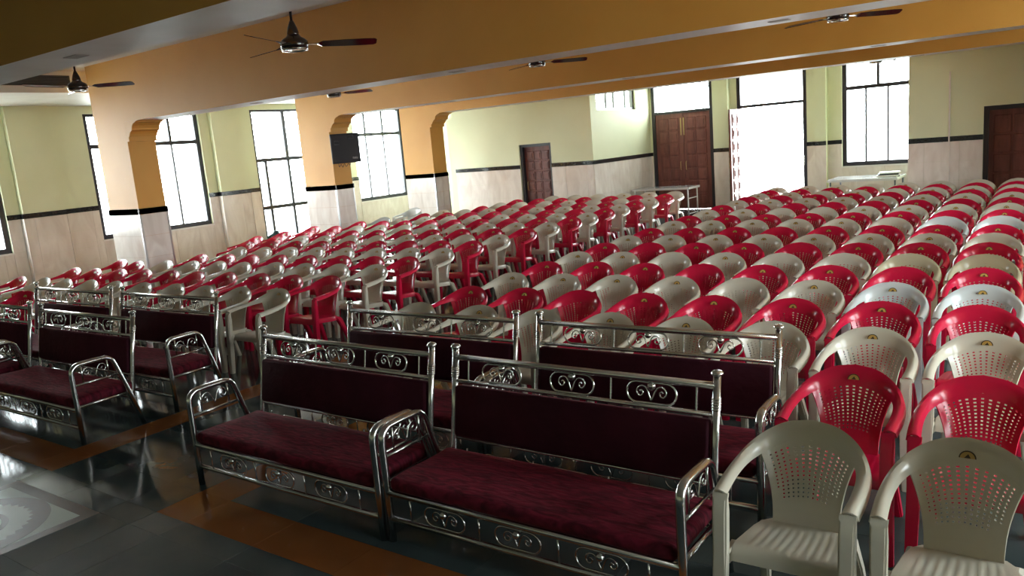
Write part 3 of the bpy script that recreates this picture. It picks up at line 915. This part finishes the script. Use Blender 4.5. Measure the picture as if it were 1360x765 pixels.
def make_sofa(label):
    r = empty('steel_sofa'); tag(r, label, 'sofa', 'maroon steel sofas in front of the chairs')
    obj('seat_cushion', S['seat'], r)
    obj('back_cushion', S['back'], r, (0, ypost(zb0), zb0), (-BTILT, 0, 0))
    for s in (-1, 1):
        p = obj('back_post', S['post'], r, (s*.80, 0, 0)); obj('finial', S['finial'], p)
        a = obj('arm', S['arm'], r, (s*.86, 0, 0)); obj('arm_rail', S['arm_rail'], a); obj('arm_bar', S['arm_bars'], a, (0, .085, 0)); obj('arm_bar', S['arm_bars'], a, (0, .30, 0))
        q = obj('arm_scroll', S['arm_orn'], a, (0, .19, .572))
        obj('side_rail', S['side_rail'], r, (s*.855, 0, 0))
    obj('top_rail', S['top_rail'], r, (0, ypost(.895), .895)); obj('middle_rail', S['mid_rail'], r, (0, ypost(.757), .757))
    obj('lower_rail', S['low_rail'], r, (0, ypost(.428), .428)); obj('lower_rail', S['low_rail'], r, (0, ypost(.225), .225))
    obj('front_rail', S['front_rail'], r, (0, .0, .287)); obj('front_rail', S['front_rail_low'], r, (0, .0, .135))
    for k in (-1, 0, 1):
        for (y, z, rx, by, bz) in ((ypost(.824), .824, -BTILT, 0, .035), (.0, .210, 0, -.006, .028), (ypost(.308), .308, -BTILT, 0, .03)):
            q = obj('scroll_ornament', S['orn'], r, (k*.463, y, z), (rx, 0, 0)); obj('ball', S['ball'], q, (0, by, bz))
    for x in (-.70, -.235, .235, .70):
        obj('bar', S['bar'], r, (x, ypost(.763), .763), (-BTILT, 0, 0))
        obj('bar', S['bar_low'], r, (x, 0, .140)); obj('bar', S['bar_low'], r, (x, ypost(.235), .235), (-BTILT, 0, 0))
    return r
def copy_tree(o, parent=None):
    c = o.copy(); COL.objects.link(c)
    if parent: c.parent = parent
    for ch in o.children: copy_tree(ch, c)
    return c
SOFAS = [(-3.925, 2.820, .0, 'maroon velvet steel sofa in the front row, just right of the aisle'),
         (-2.150, 2.835, .0, 'maroon velvet steel sofa in the front row, nearest the ivory chairs'),
         (-3.910, 3.695, -.03, 'maroon velvet steel sofa in the second row, just right of the aisle'),
         (-2.125, 3.755, -.03, 'maroon velvet steel sofa in the second row, nearest the right block of chairs'),
         (-7.345, 2.850, -.02, 'maroon velvet steel sofa in the front row, just left of the aisle'),
         (-7.370, 3.690, -.025, 'maroon velvet steel sofa in the second row, just left of the aisle'),
         (-9.150, 3.620, -.03, 'maroon velvet steel sofa in the second row, far left, mostly hidden'),
         (-9.215, 2.840, -.01, 'maroon velvet steel sofa in the front row at the left edge')]
s0 = None
for x, y, rz, lb in SOFAS:
    if s0 is None: o = s0 = make_sofa(lb)
    else: o = copy_tree(s0); o['label'] = lb
    o.location = (x, y, 0); o.rotation_euler = (0, 0, -rz if rz else 0)

# ------------------------------------------------------------------ ceiling fans
bm = bmesh.new(); tube(bm, [(0, 0, .12), (0, 0, ZC-3.06)], .011, 10); FROD = me_from(bm, 'rod', M['fanbrown'])
bm = bmesh.new(); lathe(bm, [(.013, .19), (.022, .17), (.038, .13), (.048, .09), (.046, .065), (.03, .05)], 16); FCUP = me_from(bm, 'lower_canopy', M['fanbrown'])
bm = bmesh.new(); lathe(bm, [(.03, -.04), (.085, -.037), (.108, -.025), (.112, .0), (.108, .025), (.09, .045), (.06, .06), (.04, .09)], 24); FMOT = me_from(bm, 'motor', M['fanbrown'])
bm = bmesh.new(); tube(bm, [(.096*math.cos(2*PI*k/32), .096*math.sin(2*PI*k/32), -.036) for k in range(32)], .011, 6, closed=True); FRING = me_from(bm, 'trim_ring', M['steel'])
bm = bmesh.new(); lathe(bm, [(.06, 0), (.062, -.02), (.03, -.07), (.014, -.09)], 16, (0, 0, ZC-3.06)); FTOP = me_from(bm, 'ceiling_cup', M['fanbrown'])
bm = bmesh.new(); secs = []
for x, w in ((.10, .030), (.18, .032), (.22, .046), (.4, .054), (.57, .056), (.635, .052), (.655, .034)):
    secs.append([bm.verts.new((x, s*w, h - .30*s*w*(1 if x > .2 else 0))) for s, h in ((-1, -.002), (1, -.002), (1, .002), (-1, .002))])
for A, B in zip(secs, secs[1:]):
    for j in range(4): bm.faces.new((A[j], A[(j+1) % 4], B[(j+1) % 4], B[j]))
bm.faces.new(secs[0][::-1]); bm.faces.new(secs[-1]); bmesh.ops.recalc_face_normals(bm, faces=bm.faces)
FBLADE = me_from(bm, 'blade', M['fanbrown'])
def fan(x, y, z, a0, label):
    r = empty('ceiling_fan', (x, y, z)); tag(r, label, 'fan', 'ceiling fans between the beams')
    k = (ZC-z)/(ZC-3.06)
    rod = obj('rod', FROD, r, (0, 0, 0)); rod.scale = (1, 1, (ZC-z)/(ZC-3.06))
    obj('lower_canopy', FCUP, r)
    mo = obj('motor', FMOT, r); obj('trim_ring', FRING, mo)
    obj('ceiling_cup', FTOP, r, (0, 0, (ZC-z)-(ZC-3.06)))
    for q in range(3): obj('blade', FBLADE, r, (0, 0, .0), (0, 0, math.radians(a0+120*q)))
    return r
fan(-5.126, 4.40, 3.02, 51, 'dark brown ceiling fan with shiny blades, before the long orange beam')
fan(-9.76, 5.0, 3.196, 39, 'dark brown ceiling fan at the left, near the dark air grille')
fan(-9.64, 8.95, 3.11, 20, 'ceiling fan whose motor peeks under the beam, above the speaker')
fan(-5.78, 8.95, 3.11, 36, 'ceiling fan whose motor peeks under the beam near its middle')
fan(-2.06, 8.95, 3.11, 36, 'ceiling fan whose motor peeks under the beam at upper right')
fan(-3.02, 15.9, 3.03, 70, 'far ceiling fan seen against the bright entrance window')

# air grille on the face of the lowered ceiling strip
r = empty('air_grille', (-14.19, 5.75, 3.80)); tag(r, 'long dark air grille on the white bulkhead at upper left', 'grille')
gy, gz = 1.40, .085
bm = bmesh.new()
box(bm, -.0, .02, -gy, gy, gz-.018, gz); box(bm, 0, .02, -gy, gy, -gz, -gz+.018); box(bm, 0, .02, -gy, -gy+.03, -gz+.018, gz-.018); box(bm, 0, .02, gy-.03, gy, -gz+.018, gz-.018)
obj('frame', me_from(bm, 'frame', M['darkmesh']), r)
obj('back_plate', box_me('back_plate', 0, .004, -gy+.03, gy-.03, -gz+.018, gz-.018, M['blackplastic']), r)
sl = box_me('slat', .004, .018, -gy+.03, gy-.03, -.004, .004, M['darkmesh'])
for k in range(7): obj('slat', sl, r, (0, 0, -gz+.035+k*(2*gz-.07)/6))

# ------------------------------------------------------------------ speaker on the column
sx, sy_ = -12.36, 11.60
r = empty('wall_speaker', (sx, sy_, 2.0), math.radians(48)); tag(r, 'black box loudspeaker hung on the orange column', 'speaker')
obj('cabinet', box_me('cabinet', -.29, .29, -.14, .16, 0, .60, M['blackplastic'], .012), r)
obj('front_grille', box_me('front_grille', -.27, .27, -.155, -.14, .02, .58, mat('black_cloth', (.010, .011, .018), .55), .004), r)
def badge_ring(x, z, w, h):
    bm = bmesh.new(); tube(bm, [(x-w, -.158, z-h), (x+w, -.158, z-h), (x+w, -.158, z+h), (x-w, -.158, z+h)], .006, 5, closed=True)
    return obj('port_rim', me_from(bm, 'port_rim', M['ring']), r)
badge_ring(-.16, .42, .045, .035); badge_ring(.13, .52, .05, .035)
bm = bmesh.new()
for k in range(3):
    x_ = .13+.036*k
    box(bm, x_, x_+.008, -.1575, -.155, .075, .115); box(bm, x_+.018, x_+.026, -.1575, -.155, .075, .115)
    box(bm, x_+.008, x_+.018, -.1575, -.155, (.105, .09, .075)[k], (.115, .10, .085)[k])
obj('badge', me_from(bm, 'badge', M['badge']), r)
bm = bmesh.new(); box(bm, -.05, .05, .16, .30, .25, .35); obj('bracket', me_from(bm, 'bracket', M['steel_dull']), r)
bm = bmesh.new()
tube(bm, cr([(-.17, .0, .0), (-.16, .02, -.07), (-.12, .03, -.02), (-.09, .02, -.08), (-.05, .0, -.01), (-.02, .02, -.07), (.03, .03, -.015), (.06, .02, -.05), (.07, .0, .0)], 4), .006, 5)
obj('cable', me_from(bm, 'cable', M['blackplastic']), r)

# ------------------------------------------------------------------ tables at the far end
def table(x0, x1, y0, y1, h, label, topm, legm):
    r = empty('long_table', ((x0+x1)/2, (y0+y1)/2, 0)); tag(r, label, 'table')
    hx, hy = (x1-x0)/2, (y1-y0)/2
    obj('table_top', box_me('table_top', -hx, hx, -hy, hy, h-.045, h, M[topm], .006), r)
    bm = bmesh.new(); e = .004
    box(bm, -hx-e, hx+e, -hy-e, -hy, h-.05, h+.001); box(bm, -hx-e, hx+e, hy, hy+e, h-.05, h+.001); box(bm, -hx-e, -hx, -hy, hy, h-.05, h+.001); box(bm, hx, hx+e, -hy, hy, h-.05, h+.001)
    obj('edge_strip', me_from(bm, 'edge_strip', M['badge']), r)
    lm = bmesh.new(); tube(lm, [(0, 0, 0), (0, 0, h-.045)], .019, 8); lg = me_from(lm, 'leg', M[legm])
    for sx_ in (-1, 1):
        for sy2 in (-1, 1): obj('leg', lg, r, (sx_*(hx-.05), sy2*(hy-.06), 0))
        for z in (.42, .04):
            bm = bmesh.new(); tube(bm, [(sx_*(hx-.05), -hy+.06, z), (sx_*(hx-.05), hy-.06, z)], .015, 8); obj('stretcher', me_from(bm, 'stretcher', M[legm]), r)
    return r
M['legwhite'] = mat('white_enamel', (.75, .77, .78), .3)
table(-9.25, -7.72, 18.35, 19.05, .70, 'grey table with white metal legs before the closed double door', 'greytop', 'legwhite')
table(-4.45, -3.05, 18.25, 19.30, .74, 'grey steel-topped table under the far window', 'greytop', 'ring')
r = empty('paper_pile', (-3.32, 18.75, .745)); tag(r, 'pile of white and dark papers on the table under the far window', 'papers')
for k in range(3): obj('sheet_bundle', box_me('sheet_bundle', -.2, .2, -.15, .15, 0, .03, M['paper'] if k != 1 else M['blackplastic']), r, (.02*k, .01*k, .031*k), (0, 0, .1*k))
# dark teal bundle on the ledge by the glazed side door
bm = bmesh.new()
lathe(bm, [(.10, 0), (.20, .05), (.22, .15), (.16, .26), (.07, .31), (.05, .35)], 14)
for v in bm.verts: v.co.x += .02*math.sin(v.co.z*20); v.co.y += .025*math.cos(v.co.z*17+v.co.x*9)
o = obj('cloth_bundle', me_from(bm, 'cloth_bundle', M['teal'], True), None, (-16.42, 12.72, .0)); o.scale = (1, 1, 1.3)
tag(o, 'dark teal cloth bundle standing by the glazed side door', 'bag')
